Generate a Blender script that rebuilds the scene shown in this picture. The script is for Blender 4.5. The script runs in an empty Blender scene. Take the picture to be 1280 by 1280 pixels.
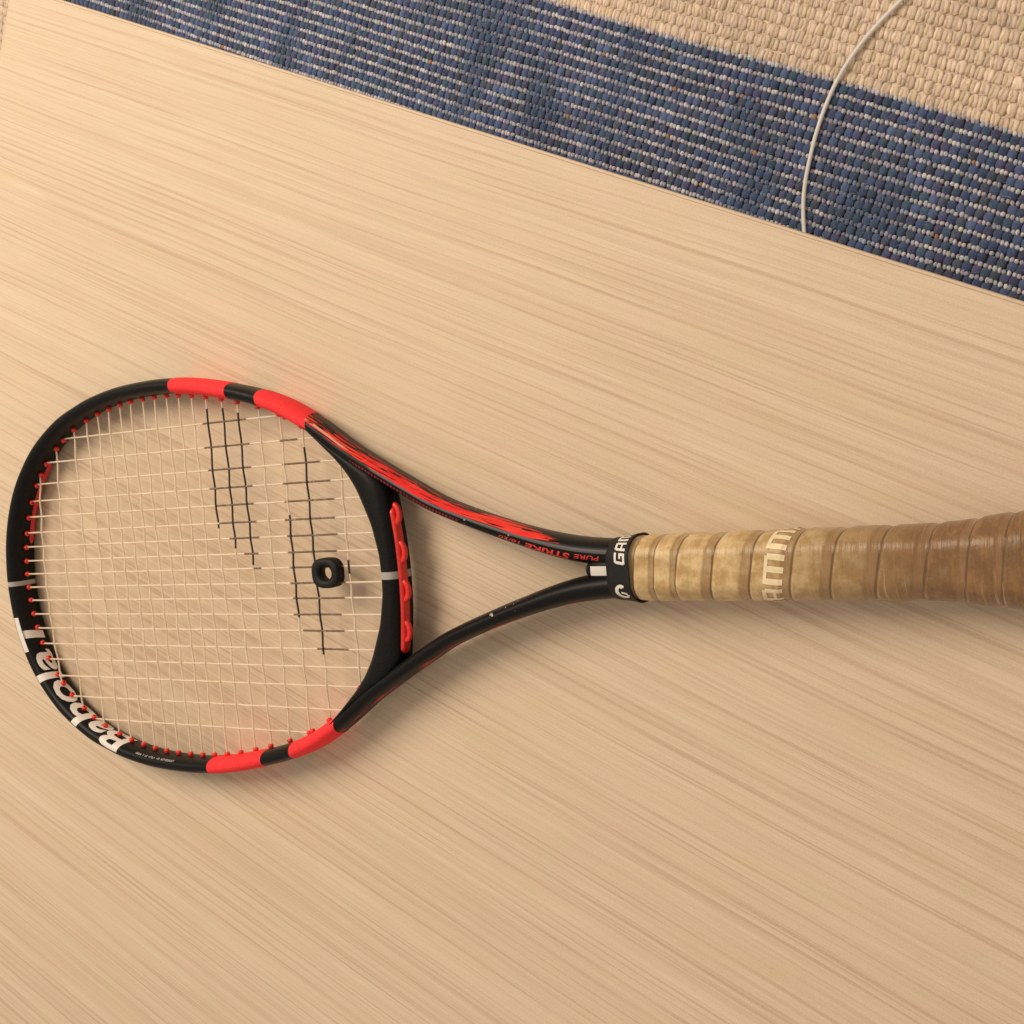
import bpy, bmesh, math, random
import numpy as np
random.seed(7); RNG = np.random.default_rng(7)
sc = bpy.context.scene
COL = sc.collection
MM = 0.001

# ------------------------------------------------------------------ camera, light, exposure
cam_d = bpy.data.cameras.new("camera"); cam = bpy.data.objects.new("camera", cam_d); COL.objects.link(cam)
cam.location = (0.7750759, 0.0717606, 0.5996593)
cam.rotation_euler = (-0.1110, 0.5390, -0.1001)
cam_d.sensor_width = 36.0; cam_d.lens = 1601.9126 / 1280 * 36.0
cam_d.clip_start = 0.02; cam_d.clip_end = 20
cam_d.dof.use_dof = False
sc.camera = cam

world = bpy.data.worlds.new("World"); sc.world = world; world.use_nodes = True
bg = world.node_tree.nodes["Background"]
bg.inputs[0].default_value = (1.0, 0.85, 0.70, 1); bg.inputs[1].default_value = 0.52

def area_lamp(name, loc, target, size, power, color):
    d = bpy.data.lights.new(name, 'AREA'); d.shape = 'DISK'; d.size = size; d.energy = power; d.color = color
    o = bpy.data.objects.new(name, d); COL.objects.link(o); o.location = loc
    v = np.array(target) - np.array(loc)
    from mathutils import Vector
    o.rotation_euler = Vector(v).to_track_quat('-Z', 'Y').to_euler()
    return o
area_lamp("room_lamp", (-0.42, 1.02, 1.42), (0.3, 0.05, 0), 1.15, 33.5, (1.0, 0.85, 0.675))

sc.view_settings.view_transform = 'Standard'; sc.view_settings.look = 'None'
sc.view_settings.exposure = 0.0; sc.view_settings.gamma = 1.0

# ------------------------------------------------------------------ helpers
def link(o, parent=None):
    COL.objects.link(o)
    if parent is not None: o.parent = parent
    return o
def tag(o, label=None, cat=None, group=None, kind=None):
    if label: o['label'] = label
    if cat: o['category'] = cat
    if group: o['group'] = group
    if kind: o['kind'] = kind
    return o
def mesh_obj(name, verts, faces, mat=None, parent=None, smooth=True, mats=None, midx=None, scale=MM):
    me = bpy.data.meshes.new(name)
    me.from_pydata((np.asarray(verts, float) * scale).tolist(), [], [list(map(int, f)) for f in faces])
    if mats:
        for m in mats: me.materials.append(m)
        if midx is not None: me.polygons.foreach_set('material_index', np.asarray(midx, np.int32))
    elif mat: me.materials.append(mat)
    me.polygons.foreach_set('use_smooth', [smooth] * len(me.polygons))
    me.update()
    return link(bpy.data.objects.new(name, me), parent)
def empty(name, loc=(0, 0, 0), rot=(0, 0, 0)):
    o = bpy.data.objects.new(name, None); o.empty_display_size = 0.05
    COL.objects.link(o); o.location = loc; o.rotation_euler = rot; return o
def grid_faces(nu, nv, closed_v=True, closed_u=False):
    F = []
    for i in range(nu if closed_u else nu - 1):
        i2 = (i + 1) % nu
        for j in range(nv if closed_v else nv - 1):
            j2 = (j + 1) % nv
            F.append((i * nv + j, i * nv + j2, i2 * nv + j2, i2 * nv + j))
    return F
def spow(x, e): return np.sign(x) * np.abs(x) ** e
def catmull(T, n=12):
    T = np.asarray(T, float)
    P = np.vstack([2 * T[0] - T[1], T, 2 * T[-1] - T[-2]]); out = []
    for i in range(1, len(P) - 2):
        p0, p1, p2, p3 = P[i - 1:i + 3]
        for k in range(n):
            t = k / n
            out.append(.5 * ((2 * p1) + (-p0 + p2) * t + (2 * p0 - 5 * p1 + 4 * p2 - p3) * t * t + (-p0 + 3 * p1 - 3 * p2 + p3) * t ** 3))
    out.append(P[-2]); return np.array(out)
def tube(path, r, sides=6, caps=True):
    P = np.asarray(path, float); n = len(P)
    t = np.gradient(P, axis=0); t /= np.linalg.norm(t, axis=1)[:, None]
    up = np.array([0, 0, 1.0]); a = np.cross(up, t); nn = np.linalg.norm(a, axis=1)[:, None]
    a = np.where(nn < 1e-6, np.array([[1.0, 0, 0]]), a / np.maximum(nn, 1e-9)); b = np.cross(t, a)
    th = np.arange(sides) * 2 * np.pi / sides
    rr = np.full(n, r) if np.isscalar(r) else np.asarray(r)
    V = P[:, None] + rr[:, None, None] * (a[:, None] * np.cos(th)[None, :, None] + b[:, None] * np.sin(th)[None, :, None])
    F = grid_faces(n, sides)
    F = [f[::-1] for f in F]
    if caps:
        F.append(tuple(range(sides))); F.append(tuple(range((n - 1) * sides, n * sides))[::-1])
    return V.reshape(-1, 3), F

# ------------------------------------------------------------------ node helper
class NT:
    def __init__(s, name):
        s.m = bpy.data.materials.new(name); s.m.use_nodes = True; s.t = s.m.node_tree
        s.b = s.t.nodes["Principled BSDF"]; s.out = s.t.nodes["Material Output"]
    def n(s, k): return s.t.nodes.new(k)
    def set(s, sock, v):
        if hasattr(v, 'links') or isinstance(v, bpy.types.NodeSocket): s.t.links.new(v, sock)
        else: sock.default_value = v
    def math(s, op, a, b=0.0, c=None, clamp=False):
        x = s.n('ShaderNodeMath'); x.operation = op; x.use_clamp = clamp
        s.set(x.inputs[0], a); s.set(x.inputs[1], b)
        if c is not None: s.set(x.inputs[2], c)
        return x.outputs[0]
    def ss(s, v, lo, hi, a=0.0, b=1.0, smooth=True):
        x = s.n('ShaderNodeMapRange'); x.interpolation_type = 'SMOOTHSTEP' if smooth else 'LINEAR'
        s.set(x.inputs[0], v); x.inputs[1].default_value = lo; x.inputs[2].default_value = hi
        x.inputs[3].default_value = a; x.inputs[4].default_value = b
        return x.outputs[0]
    def band(s, v, lo, hi, w):
        return s.math('MULTIPLY', s.ss(v, lo - w, lo + w), s.ss(v, hi - w, hi + w, 1, 0))
    def mul(s, *a):
        r = a[0]
        for q in a[1:]: r = s.math('MULTIPLY', r, q)
        return r
    def mix(s, f, a, b, mode='MIX'):
        x = s.n('ShaderNodeMix'); x.data_type = 'RGBA'; x.blend_type = mode
        s.set(x.inputs[0], f); s.set(x.inputs[6], a); s.set(x.inputs[7], b)
        return x.outputs[2]
    def obj(s):
        return s.n('ShaderNodeTexCoord').outputs['Object']
    def xyz(s, v):
        x = s.n('ShaderNodeSeparateXYZ'); s.set(x.inputs[0], v); return x.outputs
    def comb(s, x, y, z):
        c = s.n('ShaderNodeCombineXYZ'); s.set(c.inputs[0], x); s.set(c.inputs[1], y); s.set(c.inputs[2], z); return c.outputs[0]
    def mapping(s, v, scale=(1, 1, 1), rot=(0, 0, 0), loc=(0, 0, 0)):
        x = s.n('ShaderNodeMapping'); s.set(x.inputs[0], v); x.inputs[1].default_value = loc
        x.inputs[2].default_value = rot; x.inputs[3].default_value = scale; return x.outputs[0]
    def noise(s, v, scale=1, detail=2, rough=.5, dist=0.0):
        x = s.n('ShaderNodeTexNoise'); s.set(x.inputs['Vector'], v); x.inputs['Scale'].default_value = scale
        x.inputs['Detail'].default_value = detail; x.inputs['Roughness'].default_value = rough
        x.inputs['Distortion'].default_value = dist; return x.outputs[0]
    def attr(s, name):
        x = s.n('ShaderNodeAttribute'); x.attribute_name = name; return x
    def bump(s, h, strength=.3, dist=.001):
        x = s.n('ShaderNodeBump'); x.inputs['Strength'].default_value = strength; x.inputs['Distance'].default_value = dist
        s.set(x.inputs['Height'], h); s.t.links.new(x.outputs[0], s.b.inputs['Normal'])
    def P(s, color=None, rough=None, **k):
        if color is not None: s.set(s.b.inputs['Base Color'], color)
        if rough is not None: s.set(s.b.inputs['Roughness'], rough)
        for a, v in k.items(): s.set(s.b.inputs[a.replace('_', ' ')], v)
        return s.m
def C4(r, g, b): return (r, g, b, 1.0)

# ------------------------------------------------------------------ layout constants
EDGE = math.radians(-25.07)                 # direction of the table's long edge and of its grain
EX, EY = math.cos(EDGE), math.sin(EDGE)
NX, NY = -EY, EX
RUG_Z = -0.430                              # carpet level under the coffee table
RUG_ANG = math.radians(-26.3)

# ------------------------------------------------------------------ materials
def mat_wood(name, edge=False):
    s = NT(name); o = s.obj()
    big = s.noise(s.mapping(o, (1.6, 9, 9)), 1, 2, .5)
    # slow sideways wander of the grain lines
    x, y, z = s.xyz(o)
    wob = s.noise(s.mapping(o, (4.0, 9, 9)), 1, 2, .5)
    y2 = s.math('ADD', y, s.math('MULTIPLY', s.math('SUBTRACT', wob, .5), .0045))
    g = s.comb(x, y2, z)
    n1 = s.noise(s.mapping(g, (1.5, 250, 60)), 1, 2, .5)
    n2 = s.noise(s.mapping(g, (2.2, 470, 120), loc=(3, 1, 0)), 1, 2, .45)
    n3 = s.noise(s.mapping(g, (14.0, 760, 300), loc=(9, 5, 0)), 1, 2, .6)
    n4 = s.noise(s.mapping(g, (1.4, 42, 30), loc=(5, 2, 0)), 1, 2, .5)
    l1 = s.ss(n1, .53, .63); l2 = s.ss(n2, .53, .62); l4 = s.ss(n4, .40, .66)
    brk = s.noise(s.mapping(g, (9, 60, 60), loc=(1, 4, 0)), 1, 1, .5)
    l2 = s.math('MULTIPLY', l2, s.ss(brk, .3, .6, .35, 1.0))
    c = s.mix(l4, C4(.695, .560, .412), C4(.665, .526, .380))
    c = s.mix(s.math('MULTIPLY', l1, .27), c, C4(.500, .350, .235))
    c = s.mix(s.math('MULTIPLY', l2, .58), c, C4(.470, .325, .215))
    pale = s.ss(s.noise(s.mapping(g, (2.0, 170, 60), loc=(7, 7, 0)), 1, 2, .5), .54, .68)
    c = s.mix(s.math('MULTIPLY', pale, .38), c, C4(.745, .620, .460))
    c = s.mix(s.ss(n3, .38, .68, 0, .24), c, C4(.45, .32, .215))
    tint = s.noise(s.mapping(o, (30, 60, 60), loc=(2, 7, 0)), 1, 1, .5)
    c = s.mix(s.ss(tint, .5, .72, 0, .17), c, C4(.650, .450, .355))
    tint2 = s.noise(s.mapping(o, (22, 55, 60), loc=(8, 3, 0)), 1, 1, .5)
    c = s.mix(s.ss(tint2, .5, .75, 0, .26), c, C4(.60, .51, .315))
    speck = s.noise(o, 1500, 1, .5)
    c = s.mix(s.ss(speck, .35, .7, 0, .20), c, C4(.38, .27, .18))
    sp2 = s.noise(o, 800, 2, .6)
    c = s.mix(s.ss(sp2, .4, .7, 0, .13), c, C4(.80, .66, .50))
    s.bump(s.math('ADD', s.math('MULTIPLY', n2, .6), n3), .10, .0004)
    rough = s.ss(big, .3, .7, .46, .58)
    return s.P(c, rough, Specular_IOR_Level=.32)
M_WOOD = mat_wood("ash_laminate")
def simple(name, col, rough, var=.12, scale=300, **k):
    s = NT(name); n = s.noise(s.obj(), scale, 3, .6)
    c = s.mix(s.ss(n, .3, .7), C4(*[q * (1 - var) for q in col]), C4(*[q * (1 + var) for q in col]))
    s.bump(n, .05, .0003)
    return s.P(c, rough, **k)
M_BAND = simple("edge_band_laminate", (.62, .485, .345), .5, .05)
M_LEG = simple("table_leg_laminate", (.60, .46, .31), .5, .06)
M_FLOOR = simple("floor_boards", (.30, .20, .12), .4, .1, 20)
M_CABLE = simple("white_cable_plastic", (.74, .72, .69), .5, .04, 400)
M_RED = simple("red_grommet_plastic", (.72, .030, .022), .38, .12, 500)
M_REDDARK = simple("red_grommet_strip_plastic", (.62, .022, .02), .42, .15, 500)
M_RUBBER = simple("black_rubber", (.006, .0055, .0055), .6, .2, 600, Specular_IOR_Level=.3)
M_WHITE = simple("white_print", (.70, .66, .61), .5, .08, 700)
M_REDPRINT = simple("red_print", (.68, .035, .03), .4, .1, 700)
M_GREYPRINT = simple("grey_print", (.30, .27, .27), .45, .2, 900)
def ink(name, col, lo, hi):
    s = NT(name); n = s.noise(s.obj(), 420, 3, .7)
    return s.P(s.mix(s.ss(n, lo, hi), C4(*col), C4(.42, .31, .20)), .55)
M_INKMAIN = ink("faded_stencil_ink", (.135, .085, .048), .50, .75)
M_INK = ink("black_stencil_ink", (.012, .010, .009), .62, .80)
s_ = NT("natural_string"); n_ = s_.noise(s_.obj(), 120, 2, .5)
M_STRING = s_.P(s_.mix(s_.ss(n_, .35, .65), C4(.82, .68, .50), C4(.88, .76, .60)), .40, Alpha=.72, Transmission_Weight=.15, IOR=1.5)

def mat_frame(name, is_bridge=False):
    """black lacquer with the red bands, brush strokes and marks printed on it, plus a painted ridge highlight (object space, in metres)"""
    s = NT(name); o = s.obj(); x, y, z = s.xyz(o)
    x = s.math('MULTIPLY', x, 1000); y = s.math('MULTIPLY', y, 1000); z = s.math('MULTIPLY', z, 1000)
    phi = s.attr('phi').outputs['Fac']            # 0 outward, 90 up, 180 inward
    ay = s.math('ABSOLUTE', y)
    fl = s.noise(o, 900, 2, .6)
    base = s.mix(s.ss(fl, .4, .75), C4(.0055, .0050, .0052), C4(.0105, .0098, .0100))
    rough = .42
    grey = C4(.36, .34, .31)
    if not is_bridge:
        red = C4(.86, .030, .026)
        grain = s.noise(o, 1600, 2, .7)
        redv = s.mix(s.ss(grain, .35, .7), C4(.94, .052, .056), C4(.78, .024, .032))
        xs = s.math('ADD', x, s.math('MULTIPLY', z, -.16))
        m1 = s.mul(s.math('ADD', s.band(xs, 182, 228.5, .35), s.band(xs, 252.5, 289.5, .35), clamp=True), s.ss(ay, 60, 61))
        # brush strokes on the outer wall of both arms
        sl = s.attr('arc').outputs['Fac']
        sv = s.comb(s.math('MULTIPLY', sl, .040), s.math('ADD', s.math('MULTIPLY', phi, .105), s.math('MULTIPLY', sl, .030)), 0.0)
        st = s.noise(sv, 1, 3, .6, .25)
        st2 = s.noise(s.mapping(o, (14, 120, 160), loc=(4, 2, 7)), 1, 2, .5)
        up = s.ss(y, -1, 1)
        lim = s.math('ADD', 72, s.math('MULTIPLY', s.math('SUBTRACT', st2, .5), 26))
        wall = s.ss(s.math('SUBTRACT', lim, phi), -1.5, 1.5)
        along = s.band(x, 288, 461, 2)
        dens = s.math('ADD', s.math('ADD', s.ss(x, 288, 350, .09, .02), s.ss(x, 425, 463, 0, .20)), s.ss(phi, 0, 45, .09, -.03))
        thr = s.math('SUBTRACT', st, s.math('ADD', .44, dens))
        stroke = s.ss(thr, -.012, .012)
        low = s.mul(s.ss(y, -1, 1, 1, 0), s.ss(st, .575, .59), s.ss(phi, 24, 30, 1, 0))
        m2 = s.mul(wall, along, s.math('ADD', s.math('MULTIPLY', up, stroke), low, clamp=True))
        # thin tapering outline stroke leading out of the red band
        lead = s.mul(s.band(phi, 50, 62, 2), s.band(x, 262, 318, 3), up, s.ss(st2, .35, .4))
        # hatch of tiny marks along the inner top edge of the upper arm
        tick = s.math('FRACT', s.math('DIVIDE', s.math('ADD', x, s.math('MULTIPLY', phi, .03)), 2.1))
        tk = s.mul(s.band(phi, 101, 117, 2), s.band(x, 322, 392, 2), up, s.ss(tick, .40, .5), s.ss(s.noise(s.mapping(o, (500, 1, 1)), 1, 1, .5), .36, .44))
        line = s.mul(s.band(phi, 75, 88, 1.6), s.band(x, 335, 486, 2), up)  # glossy highlight along the upper arm's ridge, painted as a grey line
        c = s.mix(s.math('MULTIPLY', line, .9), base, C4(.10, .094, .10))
        c = s.mix(m2, c, s.mix(s.ss(st2, .4, .6), C4(.88, .060, .034), C4(.76, .028, .028)))
        c = s.mix(lead, c, C4(.62, .36, .24))
        c = s.mix(s.math('MULTIPLY', tk, .8), c, C4(.42, .02, .035))
        c = s.mix(m1, c, redv)
        tip = s.mul(s.ss(x, 39, 40, 1, 0), s.band(s.math('ADD', y, 1.6), -1.6, 1.6, .25))
        c = s.mix(tip, c, grey)
        # small chips in the lacquer
        chip = s.mul(s.ss(s.noise(o, 330, 1, .5), .70, .72), s.band(x, 395, 425, 2), s.ss(phi, 85, 90))
        c = s.mix(chip, c, C4(.45, .40, .33))
        rough = s.math('ADD', .38, s.math('MULTIPLY', s.math('ADD', m1, m2, clamp=True), .3))
        thr_m = s.mul(s.band(x, 470.0, 480.6, .2), s.band(y, -2.5, 2.3, .2), s.ss(z, 4, 5))
        c = s.mix(thr_m, c, C4(.62, .59, .54))
    else:
        mk = s.band(s.math('ADD', y, .6), -2.1, 2.1, .25)
        c = s.mix(mk, base, grey)
    s.bump(fl, .03, .0002)
    return s.P(c, rough, Specular_IOR_Level=.14)
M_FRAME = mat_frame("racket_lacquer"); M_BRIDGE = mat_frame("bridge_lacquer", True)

def mat_grip():
    s = NT("worn_gold_grip"); a = s.attr('gx').outputs['Fac']; th = s.attr('gt').outputs['Fac']; ps = s.math('FRACT', s.math('ADD', s.attr('gp').outputs['Fac'], 10.0))
    o = s.obj()
    v = s.comb(s.math('MULTIPLY', a, .12), s.math('MULTIPLY', th, 1.6), 0.0)
    n = s.noise(v, 1.0, 4, .65); n2 = s.noise(o, 120, 4, .65)
    wr = s.noise(s.comb(s.math('MULTIPLY', a, .55), s.math('MULTIPLY', th, .35), 0.0), 1.0, 3, .6)
    clean = C4(.45, .295, .118); pale = C4(.67, .495, .265); dirty = C4(.150, .074, .030)
    c = s.mix(s.ss(n2, .35, .65), clean, pale)
    wear = s.math('ADD', s.ss(a, 545, 640, .05, 1.0, False), s.math('MULTIPLY', s.math('SUBTRACT', n, .5), .9), clamp=True)
    c = s.mix(wear, c, s.mix(s.ss(n, .4, .62), dirty, C4(.25, .132, .054)))
    # shade painted into the recessed margin of each turn
    c = s.mix(s.math('MULTIPLY', s.ss(ps, .70, .76), .55), c, C4(.26, .15, .07))
    seam = s.math('ADD', s.ss(ps, .0, .035, 1, 0), s.ss(ps, .935, .975), clamp=True)
    c = s.mix(s.math('MULTIPLY', seam, .85), c, C4(.10, .055, .025))
    rub = s.mul(s.ss(wr, .60, .68), s.ss(a, 560, 620))
    c = s.mix(s.math('MULTIPLY', rub, .45), c, C4(.60, .40, .20))
    s.bump(s.math('ADD', s.math('MULTIPLY', wr, .8), s.math('MULTIPLY', s.noise(o, 700, 2, .6), .25)), .45, .0012)
    return s.P(c, s.ss(n2, .3, .7, .30, .44), Specular_IOR_Level=.42, Sheen_Weight=.1)
M_GRIP = mat_grip()
M_GRIPPRINT = simple("cream_grip_print", (.78, .64, .42), .5, .08, 500)

def mat_rug():
    s = NT("woven_wool"); a = s.attr('yarn').outputs['Color']; n = s.noise(s.obj(), 620, 4, .75)
    f = s.noise(s.mapping(s.obj(), (1, 1, 1)), 2600, 2, .7)
    c = s.mix(s.ss(n, .42, .68, 0, .55), a, s.mix(1.0, a, C4(.80, .80, .81), 'MULTIPLY'))
    c = s.mix(s.ss(n, .55, .30, 0, .40), c, s.mix(.16, a, C4(.72, .72, .76)))
    c = s.mix(s.ss(f, .55, .8, 0, .22), c, C4(.55, .50, .44))
    s.bump(s.math('ADD', n, f), .55, .0014)
    return s.P(c, .95, Specular_IOR_Level=.1, Sheen_Weight=.25, Sheen_Roughness=.5)
M_RUG = mat_rug()
M_GROUND = simple("rug_ground_weave", (.66, .53, .41), .95, .2, 300)
M_RUGBASE = simple("rug_backing", (.06, .055, .055), .95, .3, 200)

# ------------------------------------------------------------------ floor
def plane(name, x0, x1, y0, y1, z, mat):
    return mesh_obj(name, [(x0, y0, z), (x1, y0, z), (x1, y1, z), (x0, y1, z)], [(0, 1, 2, 3)], mat, scale=1.0, smooth=False)
fl = plane("floor", -3.5, 3.5, -3.5, 3.5, RUG_Z - .012, M_FLOOR); tag(fl, kind='structure')

# ------------------------------------------------------------------ woven rug with real stitches
def build_rug():
    ca, sa = math.cos(RUG_ANG), math.sin(RUG_ANG)
    root = empty("woven_rug", (0, 0, RUG_Z - .012), (0, 0, RUG_ANG))
    tag(root, "flat woven wool rug in blue and beige stripes under the table edge", "rug")
    # slab: local coords (u along rows, v across), millimetres; root z is the floor
    u0, u1, v0, v1 = -1150, 900, -900, 960
    V = []
    for z in (0.2, 8.6): V += [(u0, v0, z), (u1, v0, z), (u1, v1, z), (u0, v1, z)]
    F = [(3, 2, 1, 0), (4, 5, 6, 7), (0, 1, 5, 4), (1, 2, 6, 5), (2, 3, 7, 6), (3, 0, 4, 7)]
    mesh_obj("backing", V, F, M_RUGBASE, root, smooth=False)
    for a, b in ((v0, 371.5), (511.5, v1)):      # sheets of the pale ground weave, seen between the beige loops
        mesh_obj("ground_weave", [(u0, a, 9.0), (u1, a, 9.0), (u1, b, 9.0), (u0, b, 9.0)], [(0, 1, 2, 3)], M_GROUND, root, smooth=False)
    # stitches
    pu, pv = 7.35, 9.75
    B_LO, B_HI = 371.5, 511.5          # blue stripe between these offsets
    rows = np.arange(-12, 52)
    vv = B_LO + (rows + .5) * pv
    hi_row = int(round((B_HI - B_LO) / pv))
    us = np.arange(-960, 640, pu)
    nr, nu = len(rows), len(us)
    # low-frequency colour drift
    def field(seed, su, sv):
        r = np.random.default_rng(seed); g = r.random((int(nr * pv / sv) + 3, int(nu * pu / su) + 3))
        yi = np.arange(nr) * pv / sv; xi = np.arange(nu) * pu / su
        y0 = yi.astype(int); x0 = xi.astype(int); fy = (yi - y0)[:, None]; fx = (xi - x0)[None]
        return g[y0][:, x0] * (1 - fy) * (1 - fx) + g[y0 + 1][:, x0] * fy * (1 - fx) + g[y0][:, x0 + 1] * (1 - fy) * fx + g[y0 + 1][:, x0 + 1] * fy * fx
    f1, f2, f3 = field(1, 38, 52), field(2, 30, 22), field(3, 90, 40)
    # ellipsoid template (upper part only)
    def template(rings, seg):
        V = [(0, 0, 1)]; Fq = []
        for i in range(1, rings + 1):
            t = i / rings * math.radians(112)
            for j in range(seg):
                a = 2 * math.pi * j / seg
                V.append((math.sin(t) * math.cos(a), math.sin(t) * math.sin(a), math.cos(t)))
        T = []
        for j in range(seg): T.append((0, 1 + j, 1 + (j + 1) % seg))
        for i in range(rings - 1):
            for j in range(seg):
                a = 1 + i * seg + j; b = 1 + i * seg + (j + 1) % seg
                T += [(a, a + seg, b + seg), (a, b + seg, b)]
        return np.array(V), np.array(T)
    TV, TF = template(3, 8); SV, SF = template(2, 6)
    navy = np.array([1.28, 1.55, 1.58]) * np.array([[.045, .062, .140], [.055, .070, .150], [.036, .052, .120], [.040, .066, .120], [.058, .055, .125], [.065, .085, .175], [.050, .058, .095]])
    pale = np.array([.74, .72, .75]); beige = np.array([[.66, .52, .385], [.61, .465, .335], [.68, .545, .40], [.62, .475, .365], [.58, .46, .30]])
    allV, allF, allC = [], [], []; off = 0
    for fat in (True, False):
        T, Fc = (TV, TF) if fat else (SV, SF)
        k = 1 if fat else 2
        U = (us[None, :, None] + (np.arange(k) - (k - 1) / 2) * pu / k + np.zeros((nr, 1, 1)))
        R_ = np.repeat(np.arange(nr)[:, None, None], nu, 1).repeat(k, 2)
        Vp = vv[R_] + (0 if fat else pv * .5)
        N = U.size; U = U.reshape(N).copy(); Rr = R_.reshape(N); Vp = Vp.reshape(N).copy(); Ci = np.tile(np.repeat(np.arange(nu), k), nr)
        # row waviness and jitter
        U += RNG.normal(0, .35, N) + 2.2 * np.sin(Rr * 1.7) ; Vp += RNG.normal(0, .30, N) + .9 * np.sin(U / 55 + Rr * .35)
        rn = rows[Rr]
        blue = (rn >= 0) & (rn < hi_row)
        col = np.zeros((N, 3))
        cn = navy[RNG.integers(0, len(navy), N)] * (0.75 + .5 * RNG.random((N, 1)))
        drift = f1[Rr, Ci]; d2 = f2[Rr, Ci]
        cn = cn * (0.8 + .45 * d2[:, None])
        teal = np.array([.045, .085, .155]); cn = cn + (teal - cn) * (np.clip((drift - .6) / .2, 0, 1) * .45)[:, None]
        if fat: cb = cn
        else:
            w = np.clip((.86 - drift) / .30, .15, 1)[:, None] * (RNG.random((N, 1)) * .5 + .5)
            pc = pale * (.75 + .5 * RNG.random((N, 1))) * (1 + RNG.normal(0, .05, (N, 3)))
            cb = cn * 1.6 * (1 - w) + pc * w
            odd = RNG.random(N) < .006
            cb[odd] = np.array([.5, .25, .10])
        ce = np.array([1.30, 1.34, 1.42]) * beige[RNG.integers(0, len(beige), N)] * (.85 + .3 * RNG.random((N, 1))) * (0.86 + .28 * f3[Rr, Ci][:, None])
        if not fat: ce = ce * 1.04 * (.9 + .2 * RNG.random((N, 1)))
        col = np.where(blue[:, None], cb, ce)
        beige_big = np.where(blue, 1.0, 1.32)
        if fat: sx, sy, sz = 3.95 * (.93 + .14 * RNG.random(N)), 4.1 * (.92 + .16 * RNG.random(N)) * beige_big, np.where(blue, 3.0, 1.5) * (.88 + .24 * RNG.random(N))
        else:
            sx, sy, sz = 1.95 * (.85 + .35 * RNG.random(N)), 2.6 * (.8 + .4 * RNG.random(N)), 2.6 * (.8 + .4 * RNG.random(N))
            sx = np.where(blue, sx, 2.0 * (.9 + .2 * RNG.random(N))); sy = np.where(blue, sy, 5.3 * (.9 + .2 * RNG.random(N))); sz = np.where(blue, sz, 2.1 * (.8 + .4 * RNG.random(N)))
            edge_row = (rn == hi_row - 1)
            Vp = np.where(blue & ~edge_row, Vp, Vp - np.where(blue, 0, pv * .5))
        z0 = np.full(N, 9.3 if fat else 9.6)
        rot = RNG.normal(0, .12, N) + (0.10 if fat else np.where(blue, .2, .10))
        X = T[None, :, 0] * sx[:, None]; Y = T[None, :, 1] * sy[:, None]; Z = T[None, :, 2] * sz[:, None]
        if fat:   # squarer yarn loops
            X = spow(T[None, :, 0], .72) * sx[:, None]; Y = spow(T[None, :, 1], .8) * sy[:, None]; Z = spow(T[None, :, 2], .8) * sz[:, None]
        c, s = np.cos(rot)[:, None], np.sin(rot)[:, None]
        PX = U[:, None] + X * c - Y * s; PY = Vp[:, None] + X * s + Y * c; PZ = z0[:, None] + Z
        allV.append(np.stack([PX, PY, PZ], 2).reshape(-1, 3))
        allF.append((Fc[None] + (np.arange(N) * len(T))[:, None, None]).reshape(-1, 3) + off)
        allC.append(np.repeat(col, len(T), 0)); off += N * len(T)
    V = np.concatenate(allV) * MM; F = np.concatenate(allF); Cc = np.concatenate(allC)
    me = bpy.data.meshes.new("stitches")
    me.vertices.add(len(V)); me.vertices.foreach_set('co', V.astype(np.float32).ravel())
    me.loops.add(F.size); me.loops.foreach_set('vertex_index', F.astype(np.int32).ravel())
    me.polygons.add(len(F)); me.polygons.foreach_set('loop_start', np.arange(0, F.size, 3, dtype=np.int32))
    me.polygons.foreach_set('loop_total', np.full(len(F), 3, np.int32))
    me.polygons.foreach_set('use_smooth', np.ones(len(F), bool))
    at = me.color_attributes.new('yarn', 'FLOAT_COLOR', 'POINT')
    at.data.foreach_set('color', np.column_stack([Cc, np.ones(len(Cc))]).astype(np.float32).ravel())
    me.materials.append(M_RUG); me.update(); me.validate()
    st = link(bpy.data.objects.new("stitches", me), root); st['kind'] = 'stuff'
build_rug()
def rug_fibres():
    """loose wool hairs standing off the stitches"""
    r = np.random.default_rng(11); n = 9000
    root = bpy.data.objects["woven_rug"]
    U = r.uniform(-900, 560, n); W = r.uniform(265, 700, n)
    blue = (W > 371.5) & (W < 511.5)
    ang = r.uniform(0, 2 * np.pi, n); L = r.uniform(2.5, 8, n); lift = r.uniform(.3, 2.2, n); bend = r.normal(0, .5, n)
    V = np.zeros((n, 4, 2, 3)); wd = r.uniform(.10, .24, n)
    for k in range(4):
        t = k / 3; a = ang + bend * t
        cx, cy = U + L * t * np.cos(a), W + L * t * np.sin(a); z = 11.8 + lift * np.sin(np.pi * (.15 + .85 * t))
        for q, sgn in enumerate((-1, 1)):
            V[:, k, q] = np.stack([cx - sgn * wd * np.sin(a) * (1 - .6 * t), cy + sgn * wd * np.cos(a) * (1 - .6 * t), z], 1)
    F = []
    base = (np.arange(n) * 8)[:, None]
    F = np.concatenate([base + np.array([[2 * k, 2 * k + 2, 2 * k + 3, 2 * k + 1]]) for k in range(3)])
    o = mesh_obj("loose_fibres", V.reshape(-1, 3), F, M_RUG, root)
    col = np.where(blue[:, None], np.array([.20, .25, .36]), np.array([.72, .58, .45])) * r.uniform(.5, 1.3, (n, 1))
    c = np.column_stack([np.repeat(col, 8, 0), np.ones(n * 8)])
    o.data.color_attributes.new('yarn', 'FLOAT_COLOR', 'POINT').data.foreach_set('color', c.astype(np.float32).ravel())
    o['kind'] = 'stuff'
rug_fibres()

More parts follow.
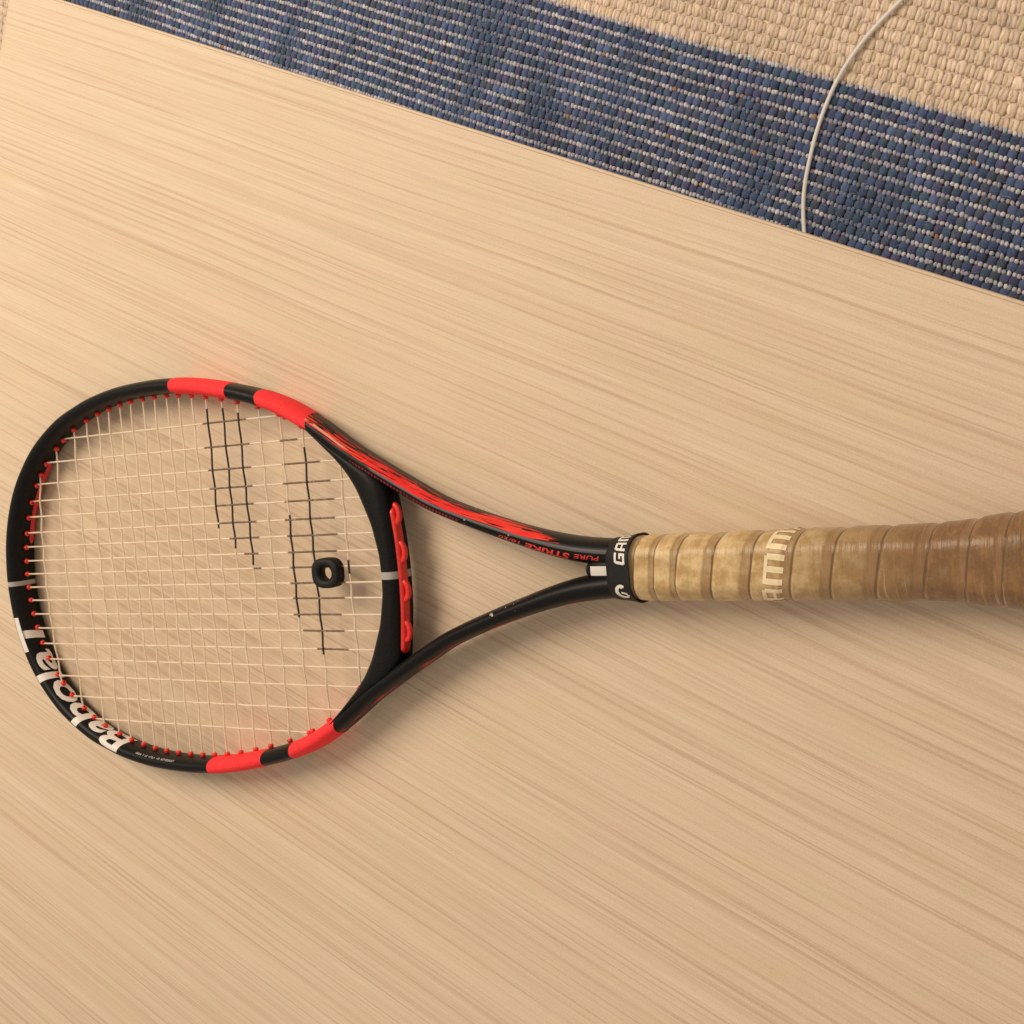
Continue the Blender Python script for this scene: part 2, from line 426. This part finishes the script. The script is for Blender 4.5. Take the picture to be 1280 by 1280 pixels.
# ------------------------------------------------------------------ cable on the rug
cp = [(660, 470), (612, 430), (572, 401), (539, 379), (511, 358), (488, 334), (470.5, 305), (458, 273), (450.5, 243), (449, 211), (452, 180), (462, 140), (480, 90), (490, 40), (480, -20), (450, -80)]
pts = catmull(cp, 8); pts = np.column_stack([pts, np.full(len(pts), RUG_Z * 1000 + 2.5)])
V, F = tube(pts, 1.65, 12)
cable = mesh_obj("cable", V, F, M_CABLE)
tag(cable, "thin white cable curving across the striped rug to the table edge", "cable")

# ------------------------------------------------------------------ coffee table
corner = np.array([.0515, .4045])
TL, TD, TT = 1.18, .80, .038
table = empty("coffee_table", (corner[0], corner[1], 0), (0, 0, EDGE))
tag(table, "pale ash laminate coffee table with fine straight grain, standing on the striped rug", "table")
def bevel_box(name, lo, hi, mat, parent, bev=.001, seg=3):
    bm = bmesh.new(); bmesh.ops.create_cube(bm, size=1)
    for v in bm.verts:
        v.co = [lo[i] + (v.co[i] + .5) * (hi[i] - lo[i]) for i in range(3)]
    if bev: bmesh.ops.bevel(bm, geom=bm.edges[:] + bm.verts[:], offset=bev, segments=seg, affect='EDGES', profile=.5)
    me = bpy.data.meshes.new(name); bm.to_mesh(me); bm.free(); me.materials.append(mat)
    return link(bpy.data.objects.new(name, me), parent)
bw = .0016
bevel_box("tabletop", (bw, -TD + bw, -TT), (TL - bw, -bw, 0), M_WOOD, table, 0)
bevel_box("edge_band", (0, -bw, -TT), (TL, 0, 0), M_BAND, table, .0005, 2)
bevel_box("edge_band", (0, -TD, -TT), (TL, -TD + bw, 0), M_BAND, table, .0005, 2)
bevel_box("edge_band", (0, -TD + bw, -TT), (bw, -bw, 0), M_BAND, table, .0005, 2)
bevel_box("edge_band", (TL - bw, -TD + bw, -TT), (TL, -bw, 0), M_BAND, table, .0005, 2)
for a, b in ((.07, -.07), (TL - .07, -.07), (.07, -TD + .07), (TL - .07, -TD + .07)):
    bevel_box("leg", (a - .025, b - .025, RUG_Z + .0005), (a + .025, b + .025, -TT), M_LEG, table, .002, 2)

# ------------------------------------------------------------------ racket
TH = math.atan2(9.5, 665)
racket = empty("tennis_racket", (0, 0, .0105), (0, -TH, 0))
tag(racket, "black and red tennis racket with worn tan grip lying on the ash table", "tennis racket")
HALF = [(3.0, 0), (3.6, 11.7), (5.8, 27.4), (11.0, 45), (19.6, 63), (31.4, 79), (47.8, 94.7), (71, 109), (92.5, 117), (110, 121.7), (133, 125.3),
        (160, 126.6), (180, 126.0), (200, 123.8), (225, 119), (250, 112.7), (271, 104.8), (290.6, 94), (304.7, 84.5), (318, 75), (340, 61.8),
        (359.8, 50.6), (379, 40.6), (406.4, 30.6), (436.5, 21.8), (463, 16.7), (492, 14.4)]
full = [(x, -y) for x, y in HALF[:0:-1]] + HALF          # lower arm -> tip -> upper arm
OUT = catmull(full, 14)                                   # outer mid-plane edge
tg = np.gradient(OUT, axis=0); tg /= np.linalg.norm(tg, axis=1)[:, None]
NOR = np.column_stack([-tg[:, 1], tg[:, 0]])              # outward
SARC = np.concatenate([[0], np.cumsum(np.linalg.norm(np.diff(OUT, axis=0), axis=1))])
def awid(X): return np.interp(X, [0, 40, 100, 250, 330, 385, 405, 430, 460, 492], [5.8, 5.4, 4.9, 4.9, 4.7, 4.6, 4.8, 5.3, 6.5, 7.2])
def bhei(X): return np.interp(X, [0, 250, 400, 492], [10.5, 10.5, 10.4, 11.6])
EXPN = 2.3
NPHI = 56
PHI = np.arange(NPHI) * 2 * np.pi / NPHI
def sec(phi): return spow(np.cos(phi), 2 / EXPN), spow(np.sin(phi), 2 / EXPN)
def frame_point(s, phi, lift=0.0):
    """point on the lacquered tube at arc length s and section angle phi (0 outward, pi/2 up, pi inward)"""
    x = np.interp(s, SARC, OUT[:, 0]); y = np.interp(s, SARC, OUT[:, 1])
    nx = np.interp(s, SARC, NOR[:, 0]); ny = np.interp(s, SARC, NOR[:, 1]); l = np.hypot(nx, ny); nx, ny = nx / l, ny / l
    a = awid(x) + lift; b = bhei(x) + lift
    cn, cz = sec(phi)
    off = -awid(x) + a * cn
    return np.stack([x + nx * off, y + ny * off, b * cz], -1)
inred = ((OUT[:, 0] > 182) & (OUT[:, 0] < 228.5)) | ((OUT[:, 0] > 252.5) & (OUT[:, 0] < 289.5))
lift = np.where(inred & (np.abs(OUT[:, 1]) > 60), .30, 0.0)
lift = np.convolve(np.pad(lift, 1, 'edge'), [.25, .5, .25], 'valid')
V = frame_point(SARC[:, None], PHI[None, :], lift[:, None]).reshape(-1, 3)
F = grid_faces(len(OUT), NPHI); F.append(tuple(range(NPHI))[::-1]); F.append(tuple(range((len(OUT) - 1) * NPHI, len(OUT) * NPHI)))
# plug that fills the wedge between the two arms ahead of the grip
nV = len(V)
px_ = np.array([466.5, 468, 472, 480, 500]); hw = np.array([3, 6, 8, 9, 10.])
ringv = []
for xx, w in zip(px_, hw):
    t = np.arange(20) * 2 * np.pi / 20
    hb = np.interp(xx, [466, 470, 500], [7.0, 9.6, 11.5])
    ringv += list(np.column_stack([np.full(20, xx), w * spow(np.cos(t), .9), hb * spow(np.sin(t), .6)]))
V = np.vstack([V, np.array(ringv)])
pf = [tuple(nV + i for i in f) for f in grid_faces(5, 20)]; pf += [tuple(nV + np.arange(20)), tuple(nV + 80 + np.arange(20))[::-1]]
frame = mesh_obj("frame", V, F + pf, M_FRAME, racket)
ph = np.concatenate([np.tile(np.degrees(PHI), len(OUT)), np.full(len(ringv), 200.0)])
arcs = np.concatenate([np.repeat(SARC, NPHI), np.zeros(len(ringv))])
frame.data.attributes.new('arc', 'FLOAT', 'POINT').data.foreach_set('value', arcs.astype(np.float32))
frame.data.attributes.new('phi', 'FLOAT', 'POINT').data.foreach_set('value', ph.astype(np.float32))

# throat bridge
XI = lambda Y: np.interp(abs(Y), [0, 11, 29, 49, 60, 68, 79, 87.5, 92], [333.4, 333, 328.8, 320, 313.2, 306.8, 296, 287, 281])
XO = lambda Y: np.interp(abs(Y), [0, 20, 37, 50, 57, 66, 74, 79.5, 87, 92], [346.2, 345.6, 344.0, 342.4, 337, 322, 309, 301, 291, 284])
ys = np.linspace(-92, 92, 140)
k_ = np.array([1, 4, 6, 4, 1]) / 16
xi = np.convolve(np.pad([XI(q) for q in ys], 4, 'edge'), np.convolve(k_, k_), 'valid')
xo = np.convolve(np.pad([XO(q) for q in ys], 4, 'edge'), np.convolve(k_, k_), 'valid')
V = []
for Y, a, b in zip(ys, xi, xo):
    c = (a + b) / 2; h = (b - a) / 2
    V += list(np.column_stack([c + h * spow(np.cos(PHI), 2 / 2.6), np.full(NPHI, Y), 10.1 * spow(np.sin(PHI), 2 / 2.6)]))
F = [f[::-1] for f in grid_faces(len(ys), NPHI)]
bridge = mesh_obj("throat_bridge", V, F, M_BRIDGE, racket)

# red grommet strip with four loops on the throat side of the bridge
V, F = [], []
yb = np.linspace(-46, 38, 60)
path = []
for q in yb:
    o = np.interp(q, ys, xo); path.append(o)
nb = 20; tt = np.arange(nb) * 2 * np.pi / nb
for q, o in zip(yb, path):
    e = min(1, math.sqrt(max(0, min(q + 46, 38 - q)) / 3 + .02))
    V += list(np.column_stack([o - .6 + 2.2 * spow(np.cos(tt), .7) * (0.4 + .6 * e), np.full(nb, q), 2.2 + 3.6 * e * spow(np.sin(tt), .7)]))
F = [f[::-1] for f in grid_faces(len(yb), nb)]; F += [tuple(range(nb)), tuple(range((len(yb) - 1) * nb, len(yb) * nb))[::-1]]
strip = mesh_obj("grommet_strip", V, F, M_RED, racket)
lt = np.linspace(0, math.pi, 14)
for yc in (33.5, 12, -10, -33):
    o = np.interp(yc, ys, xo)
    P = np.column_stack([o + .6 + 3.0 * np.sin(lt), yc + 5.2 * np.cos(lt), np.full(14, 3.2)])
    V, F = tube(P, 1.75, 8); mesh_obj("string_loop", V, F, M_RED, strip)

# ------------------------------------------------------------------ strings and grommets
INN = OUT - NOR * (2 * awid(OUT[:, 0]))[:, None]          # inner wall at mid height
mid = len(OUT) // 2
up_in = INN[mid:]; lo_in = INN[:mid + 1][::-1]
def wall_y(x, sgn):
    c = up_in if sgn > 0 else lo_in
    m = c[:, 0] < 300
    return float(np.interp(x, c[m][:, 0], c[m][:, 1]))
def wall_x_tip(y):
    c = up_in if y >= 0 else lo_in
    m = (c[:, 0] < 150)
    return float(np.interp(abs(y), np.abs(c[m][:, 1]), c[m][:, 0]))
def wall_x_throat(y):
    if abs(y) < 86: return float(np.interp(y, ys, xi))
    c = up_in if y >= 0 else lo_in
    m = (c[:, 0] > 190) & (c[:, 0] < 310)
    return float(np.interp(-abs(y), -np.abs(c[m][:, 1]), c[m][:, 0]))
MAINS = [4.7, 13.9, 23.7, 33.5, 44.5, 55.3, 66.8, 81, 96]
MAINS = [-m for m in MAINS[::-1]] + MAINS
MAINS = [m - .4 for m in MAINS]
CROSS = [(35, 41), (57.5, 60), (78.5, 79.8), (93, 93.5), (104.8,) * 2, (116,) * 2, (127,) * 2, (137.6,) * 2, (148.6,) * 2, (159.6,) * 2,
         (170.6,) * 2, (181.2,) * 2, (192.6,) * 2, (204.6,) * 2, (217.6,) * 2, (230.6,) * 2, (247,) * 2, (263.5,) * 2, (280.2,) * 2, (306,) * 2]
def back_px(u, v):
    """photo pixel on the string plane, used only to read the stencil's extent off the photograph"""
    f = 1601.9126; rx, ry, rz = -0.1110, 0.5390, -0.1001
    cx, sx, cy, sy, cz, sz = math.cos(rx), math.sin(rx), math.cos(ry), math.sin(ry), math.cos(rz), math.sin(rz)
    R = np.array([[cz, -sz, 0], [sz, cz, 0], [0, 0, 1]]) @ np.array([[cy, 0, sy], [0, 1, 0], [-sy, 0, cy]]) @ np.array([[1, 0, 0], [0, cx, -sx], [0, sx, cx]])
    d = R @ np.array([(u - 640) / f, -(v - 640) / f, -1]); o = np.array([775.0759, 71.7606, 599.6593 - 10.5])
    e1 = np.array([math.cos(TH), 0, math.sin(TH)]); e3 = np.array([-math.sin(TH), 0, math.cos(TH)])
    q = o - (o @ e3) / (d @ e3) * d
    return q @ e1, q[1]
ST = [(525, 253, 308), (558, 256, 313), (589, 260.6, 315), (613, 263, 317), (634, 271, 318), (657, 275.6, 322), (675, 288, 325), (692, 306, 324), (710, 316, 327),
      (548.5, 350.6, 372), (577.5, 352.5, 401), (600, 354, 414), (621, 355, 418), (650, 357, 420), (668, 359, 422), (688, 361, 422), (707.6, 362, 430),
      (727.5, 364, 433), (746.3, 366, 431), (768, 368, 428), (789.4, 379, 431), (813.8, 397, 437)]
main_ink = {}
for v, u0, u1 in ST:
    x0, ya = back_px(u0, v); x1, yb_ = back_px(u1, v); y = (ya + yb_) / 2
    k = min(range(18), key=lambda i: abs(MAINS[i] - y)); main_ink.setdefault(k, []).append((x0, x1))
cross_ink = {13: [(30, 104.5)], 14: [(17, 104)], 15: [(6.5, 100)], 17: [(-26, 36)], 18: [(-48, 75.5)], 19: [(0, 8)]}
AMP = .42
def string_mesh(name, axis, k, lo, hi, others, base_fn, inks, ink_mat):
    """others: crossing coordinates along the string; alternating over/under"""
    marks = sorted(set([lo, hi] + [q for a, b in inks for q in (a, b)] + [lo + (hi - lo) * t / 60 for t in range(61)]))
    cs = np.array([lo] + [o[0] for o in others] + [hi]); sg = np.array([0] + [o[1] for o in others] + [0.0])
    P = []
    for m in marks:
        i = int(np.clip(np.searchsorted(cs, m) - 1, 0, len(cs) - 2)); t = (m - cs[i]) / max(1e-6, cs[i + 1] - cs[i])
        t = .5 - .5 * math.cos(math.pi * t); z = AMP * (sg[i] * (1 - t) + sg[i + 1] * t)
        q = base_fn(m); P.append((m, q, z) if axis == 0 else (q, m, z))
    S = 8; V, F = tube(P, .60, S)
    idx = []
    for i in range(len(marks) - 1):
        c = .5 * (marks[i] + marks[i + 1]); idx += [1 if any(a < c < b for a, b in inks) else 0] * S
    idx += [0, 0]
    return mesh_obj(name, V, F, parent=racket, mats=[M_STRING, ink_mat], midx=idx)
holes = []
rb = random.Random(3)
for i, y in enumerate(MAINS):
    lo, hi = wall_x_tip(y), wall_x_throat(y)
    oth = [(c[0], 1 if (i + j) % 2 else -1) for j, c in enumerate(CROSS) if lo + 4 < c[0] < hi - 4]
    string_mesh("main_string", 0, i, lo - 1, hi + 1, oth, lambda m, y=y: y, main_ink.get(i, []), M_INKMAIN)
    holes += [('t', lo, y), ('b', hi, y)]
for j, (x0, xe) in enumerate(CROSS):
    lo, hi = wall_y(xe, -1), wall_y(xe, 1)
    if j == 19: lo, hi = -np.interp(-306, -xi[:70][::-1], np.abs(ys[:70])[::-1]), np.interp(-306, -xi[:70][::-1], np.abs(ys[:70])[::-1])
    oth = [(m, -1 if (i + j) % 2 else 1) for i, m in enumerate(MAINS) if lo + 3 < m < hi - 3]
    ph0 = rb.random() * 6
    fn = lambda m, x0=x0, xe=xe, h=(hi - lo) / 2, p=ph0: x0 + (xe - x0) * (m / h) ** 2 + .22 * math.sin(m / 19 + p)
    string_mesh("cross_string", 1, j, lo - 1, hi + 1, oth, fn, cross_ink.get(j, []), M_INK)
    holes += [('s', xe, lo), ('s', xe, hi)]
# grommets: little flanged barrels, pointing along the inward normal of the wall
prof = [(-1.0, 1.45), (.5, 1.55), (.9, 1.8), (1.9, 1.8), (2.4, 1.5), (2.7, .95), (2.3, .7)]
GV = []
for h, r in prof:
    for k in range(10):
        a = 2 * math.pi * k / 10; GV.append((h, r * math.cos(a), r * math.sin(a)))
GF = [f[::-1] for f in grid_faces(len(prof), 10)]
gm = None
def put_grommet(x, y, ang):
    global gm
    if gm is None:
        o = mesh_obj("grommet", GV, GF, M_RED, racket); gm = o.data
    else:
        o = bpy.data.objects.new("grommet", gm); link(o, racket)
    o.location = (x * MM, y * MM, 0); o.rotation_euler = (0, 0, ang)
for kind, x, y in holes:
    if kind == 'b' and abs(y) < 86: put_grommet(x + .6, y, math.pi - 0.0); continue
    if kind == 's' and x > 300: put_grommet(x, y, math.atan2(-y, -60)); continue
    d = np.hypot(INN[:, 0] - x, INN[:, 1] - y); i = int(d.argmin())
    put_grommet(x, y, math.atan2(-NOR[i, 1], -NOR[i, 0]))
# red strip moulded along the inner wall near the tip
def s_of(x, y):
    return float(SARC[int(np.argmin(np.hypot(OUT[:, 0] - x, OUT[:, 1] - y)))])
sa, sb = s_of(5.8, 27.4), s_of(40, 88)
V = []; n1 = 60
for k in range(n1):
    s = sa + (sb - sa) * k / (n1 - 1)
    wv = .5 + .5 * math.cos(2 * math.pi * (s - sa) / 11.0)
    e = min(1, min(k, n1 - 1 - k) / 3 + .15)
    for pdeg, lf in ((196, .0), (199, .7), (206, .9 + .7 * wv), (213, .9 + .5 * wv), (219 + 3 * wv, .6), (222 + 3 * wv, 0)):
        V.append(frame_point(np.array(s), np.array(math.radians(206 + (pdeg - 206) * e)), lf * e))
F = [f for f in grid_faces(n1, 6, closed_v=False)]
mesh_obj("grommet_strip", np.array(V), F, M_REDDARK, racket)

# ------------------------------------------------------------------ lettering
def text_mesh(txt, bold=.02, shear=0.0, cuts=2, align=None):
    cu = bpy.data.curves.new("letters", 'FONT'); cu.body = txt; cu.size = 1; cu.offset = bold; cu.shear = shear; cu.resolution_u = 3
    ob = bpy.data.objects.new("letters", cu); COL.objects.link(ob)
    dg = bpy.context.evaluated_depsgraph_get(); dg.update()
    me = bpy.data.meshes.new_from_object(ob.evaluated_get(dg))
    bpy.data.objects.remove(ob); bpy.data.curves.remove(cu)
    bm = bmesh.new(); bm.from_mesh(me); bpy.data.meshes.remove(me)
    bmesh.ops.triangulate(bm, faces=bm.faces[:])
    bmesh.ops.remove_doubles(bm, verts=bm.verts[:], dist=1e-5)
    for _ in range(cuts):
        lim = .09 if cuts < 8 else .05
        ed = [e for e in bm.edges if e.calc_length() > lim]
        if not ed: break
        bmesh.ops.subdivide_edges(bm, edges=ed, cuts=1)
        bmesh.ops.triangulate(bm, faces=bm.faces[:])
    V = np.array([v.co[:2] for v in bm.verts]); F = [[v.index for v in f.verts] for f in bm.faces]
    bm.free()
    V = (V - V.min(0)) / (V.max(0) - V.min(0))
    return V, F
def conform(name, txt, fn, mat, parent, bold=.02, shear=0.0, cuts=4):
    T, F = text_mesh(txt, bold, shear, cuts)
    o = mesh_obj(name, fn(T[:, 0], T[:, 1]), F, mat, parent)
    return o
def frame_text(txt, s0, s1, phi_base, phi_top, mat, bold=.02, shear=0.0, lift=.18):
    # arc-length-true spacing across the section
    pp = np.radians(np.linspace(0, 260, 261)); P = frame_point(np.full(261, (s0 + s1) / 2), pp)
    L = np.concatenate([[0], np.cumsum(np.linalg.norm(np.diff(P, axis=0), axis=1))])
    lb, lt_ = np.interp([phi_base, phi_top], np.degrees(pp), L)
    def fn(tx, ty):
        phi = np.interp(lb + (lt_ - lb) * ty, L, pp)
        return frame_point(s0 + (s1 - s0) * tx, phi, lift)
    return conform("lettering", txt, fn, mat, frame, bold, shear)
frame_text("BabolaT", s_of(103, -120), s_of(5.2, -26), 203, 82, M_WHITE, bold=.024, shear=.12)
frame_text("STRIKE", s_of(461.5, 17), s_of(434, 22), 97, 128, M_REDPRINT, bold=.03, shear=.25)
frame_text("PURE", s_of(477, 15), s_of(463, 17), 96, 116, M_REDPRINT, bold=.01, shear=.2)
frame_text("18/20", s_of(432, 22), s_of(420, 26), 100, 118, M_REDPRINT, bold=.01, shear=.2)
# faint grey line of small print beside the lower red band
V, F = [], []
s0, s1 = s_of(116, -122), s_of(152, -126); rr = random.Random(5); cur = min(s0, s1); end = max(s0, s1)
while cur < end:
    w = rr.uniform(.5, 1.1)
    p0, p1 = math.radians(118 + rr.uniform(-1, 5)), math.radians(133 + rr.uniform(-4, 2))
    b = len(V)
    for (ss_, pp_) in ((cur, p0), (cur + w, p0), (cur + w, p1), (cur, p1)): V.append(frame_point(np.array(ss_), np.array(pp_), .15))
    F.append((b, b + 1, b + 2, b + 3)); cur += w + rr.uniform(.25, .6) + (1.2 if rr.random() < .15 else 0)
mesh_obj("small_print", np.array(V), F, M_GREYPRINT, frame, smooth=False)

# ------------------------------------------------------------------ grip: an overlapping spiral of tape
SEAM_X = np.array([478, 488, 497, 508.2, 520, 539, 558.5, 578.5, 597.5, 618.5, 639.5, 657, 672, 687, 700])
SEAM_U = np.arange(len(SEAM_X), dtype=float)
def octagon_table():
    P = np.array([(0, 1), (.60, 1), (1, .46), (1, -.46), (.60, -1), (-.60, -1), (-1, -.46), (-1, .46), (-.60, 1)], float)
    for _ in range(3):
        Q = np.roll(P, -1, 0); P = np.stack([.78 * P + .22 * Q, .22 * P + .78 * Q], 1).reshape(-1, 2)
    k = np.argmin(np.abs(np.arctan2(P[:, 0], P[:, 1]))); P = np.roll(P, -k, 0)
    a = np.unwrap(np.arctan2(P[:, 0], P[:, 1])); L = np.concatenate([P, P[:1]]); d = np.linalg.norm(np.diff(L, axis=0), axis=1)
    t = np.concatenate([[0], np.cumsum(d)]); t = t / t[-1] * 2 * np.pi + a[0]
    return t, L
OCT_T, OCT_P = octagon_table()
def octy(th): return np.interp(np.mod(th - OCT_T[0], 2 * np.pi) + OCT_T[0], OCT_T, OCT_P[:, 0])
def octz(th): return np.interp(np.mod(th - OCT_T[0], 2 * np.pi) + OCT_T[0], OCT_T, OCT_P[:, 1])
def grip_half(X):
    w = np.interp(X, [490, 500, 520, 560, 600, 640, 650, 662, 672, 680, 685], [15.2, 15.6, 15.9, 16.1, 16.2, 16.4, 17.0, 18.6, 19.8, 20.3, 20.2])
    h = np.interp(X, [490, 500, 520, 560, 600, 640, 650, 662, 672, 680, 685], [13.8, 14.1, 14.3, 14.5, 14.7, 15.2, 16.0, 17.8, 18.9, 19.2, 19.0])
    return w, h
def grip_step(ps):
    return np.interp(ps, [0, .035, .06, .12, .70, .76, .80, 1.0], [-.05, .50, .84, .80, .70, .34, .22, -.05])
def grip_point(X, th, lift=0.0, step=True):
    """th from the top (0) towards +Y"""
    w, h = grip_half(X)
    u = np.interp(X, SEAM_X, SEAM_U) - th / (2 * np.pi)
    ps = u - np.floor(u)
    # octagonal handle softened by the tape
    d = 0.0
    st = (grip_step(ps) if step else .9) + lift + d
    wob = .12 * np.sin(X * .21 + 3 * th) + .05 * np.sin(X * .9 + 2 * th)
    r = st + wob
    return np.stack([X + 0 * th, (w + r) * octy(th), (h + r) * octz(th)], -1), ps
gx = np.arange(493.6, 684.6, .5); gt = np.linspace(-np.pi, np.pi, 97)[:-1]
GX, GT = np.meshgrid(gx, gt, indexing='ij')
P, PS = grip_point(GX, GT)
F = [f[::-1] for f in grid_faces(len(gx), len(gt))]
grip = mesh_obj("grip", P.reshape(-1, 3), F, M_GRIP, racket)
for nm, arr in (('gx', GX), ('gt', GT), ('gp', np.interp(GX, SEAM_X, SEAM_U) - GT / (2 * np.pi))):
    grip.data.attributes.new(nm, 'FLOAT', 'POINT').data.foreach_set('value', arr.astype(np.float32).ravel())
# block capitals printed on the tape and the collar
GLYPH = {   # rectangles x0, y0, x1, y1 in a unit cell, a little rounded by dropping corners
    'G': ([(0, .12, .26, .88), (.08, .80, 1, 1), (.08, 0, 1, .20), (.76, .1, 1, .55), (.48, .38, 1, .55)], 1.0),
    'A': ([(0, 0, .27, .88), (.73, 0, 1, .88), (.10, .80, .90, 1), (.2, .30, .8, .47)], .95),
    'M': ([(0, 0, .20, 1), (.40, 0, .60, .92), (.80, 0, 1, .88), (0, .82, .92, 1)], 1.5)}
def block_word(name, word, fn, mat, parent, gap=.22, shear=.12, step=.06):
    V, F = [], []; x = 0.0; tot = sum(GLYPH[c][1] for c in word) + gap * (len(word) - 1)
    for c in word:
        rects, w = GLYPH[c]
        for k, (a, b, c2, d) in enumerate(rects):
            nx, ny = max(2, int((c2 - a) * w / step) + 1), max(2, int((d - b) / step) + 1)
            o = len(V)
            for i in range(nx + 1):
                for j in range(ny + 1):
                    q = b + (d - b) * j / ny
                    V.append((x + (a + (c2 - a) * i / nx) * w + shear * (q - .5), q, .012 * k))
            F += [(o + i * (ny + 1) + j, o + (i + 1) * (ny + 1) + j, o + (i + 1) * (ny + 1) + j + 1, o + i * (ny + 1) + j + 1) for i in range(nx) for j in range(ny)]
        x += w + gap
    V = np.array(V); V[:, 0] /= tot
    return mesh_obj(name, fn(V[:, 0], V[:, 1], V[:, 2]), F, mat, parent)
def fn(tx, ty, k):
    th = ((tx - .5) * 63.0 + 2.0) / 17.2
    return grip_point(574.6 - ty * 9.6 + th / (2 * np.pi) * 20.0, th, .20 + k)[0]
block_word("lettering", "GAMMA", fn, M_GRIPPRINT, grip)
# butt cap closing the handle
V = []; F = []
for xx, k in ((684.0, 1.02), (686.0, .98), (687.2, .90), (687.6, .6), (687.6, .05)):
    for t in gt[::3]:
        V.append((xx, 21.2 * k * float(octy(t)), 19.9 * k * float(octz(t))))
n3 = len(gt[::3]); F = [f[::-1] for f in grid_faces(5, n3)]; F.append(tuple(range(4 * n3, 5 * n3)))
mesh_obj("butt_cap", V, F, M_RUBBER, racket)
# rubber collar over the top of the grip
def collar_point(X, th, lift=0.0):
    w = np.interp(X, [480.8, 481.6, 486, 491, 494.2, 495.6], [15.1, 15.7, 16.2, 16.7, 17.3, 17.6]) + lift
    h = np.interp(X, [480.8, 481.6, 486, 491, 494.2, 495.6], [12.2, 12.8, 14.2, 15.4, 16.2, 16.4]) + lift
    return np.stack([X + 0 * th, w * octy(th), h * octz(th)], -1)
cx_ = np.array([480.8, 481.2, 481.6, 483, 485, 487, 489, 491, 492.5, 494, 495, 495.6])
CX, CT = np.meshgrid(cx_, gt, indexing='ij')
outer = collar_point(CX, CT).reshape(-1, 3)
inner = (collar_point(CX[::-1], CT, -.9)); inner[..., 0] = np.clip(inner[..., 0], 480.9, 495.4); inner = inner.reshape(-1, 3)
V = np.vstack([outer, inner]); nn = 2 * len(cx_)
F = [f[::-1] for f in grid_faces(nn, len(gt), closed_u=True)]
collar = mesh_obj("collar", V, F, M_RUBBER, racket)
def fn(tx, ty, k):
    th = (3.4 + tx * 36.0) / 16.6
    return collar_point(493.4 - ty * 6.6, th, .15 + k)
block_word("lettering", "GAMMA", fn, M_WHITE, collar, shear=.2)
# round emblem: white ball with a hooked G cut into it
def disc():
    bm = bmesh.new(); V = []; F = []
    ro, ri = 1.0, .70
    def add(pts):
        b = len(V); V.extend(pts); return b
    # ring open towards the lower right
    n = 30; a0, a1 = math.radians(-30), math.radians(255)
    for k in range(n + 1):
        a = a0 + (a1 - a0) * k / n; inn_ = ri - .25 * math.sin(math.pi * k / n) ** 2
        V.extend([(ro * math.cos(a), ro * math.sin(a)), (inn_ * math.cos(a), inn_ * math.sin(a))])
    for k in range(n): F.append((2 * k, 2 * k + 2, 2 * k + 3, 2 * k + 1))
    b = len(V); V.extend([(-.15, .12), (.72, .12), (.72, -.16), (-.15, -.16)]); F.append((b + 3, b + 2, b + 1, b))
    b = len(V); V.extend([(-.15, .12), (.12, .12), (.02, -.75), (-.25, -.70)]); F.append((b + 3, b + 2, b + 1, b))
    bm.free(); return np.array(V), F
V, F = disc()
th = (-10.4 + V[:, 0] * 4.3) / 16.6; X = 489.6 - V[:, 1] * 4.2
mesh_obj("emblem", collar_point(X, th, .15), F, M_WHITE, collar)

# ------------------------------------------------------------------ vibration dampener on the two centre strings
damp = None
prof = [(.52, -3.0), (.90, -3.0), (1.0, -2.0), (1.0, -.9), (.955, -.3), (.955, .6), (1.0, 1.2), (1.0, 3.2), (.94, 4.3), (.80, 4.9), (.62, 4.7), (.50, 3.8), (.46, 2.0), (.46, -1.5)]
nd = 40; V = []
for k, z in prof:
    for j in range(nd):
        a = 2 * math.pi * j / nd
        e = .72 if k > .7 else 1.0
        V.append((10.2 * k * spow(math.cos(a), e), 8.9 * k * spow(math.sin(a), e), z))
F = [f[::-1] for f in grid_faces(len(prof), nd, closed_u=True)]
c, s = math.cos(TH), math.sin(TH)
lx, ly, lz = 290.6, .9, .6
damp = mesh_obj("vibration_dampener", V, F, M_RUBBER)
damp.location = ((lx * c - lz * s) * MM, ly * MM, (10.5 + lx * s + lz * c) * MM); damp.rotation_euler = (0, -TH, 0)
tag(damp, "small black rubber ring dampener pushed between the racket's two centre strings", "dampener")
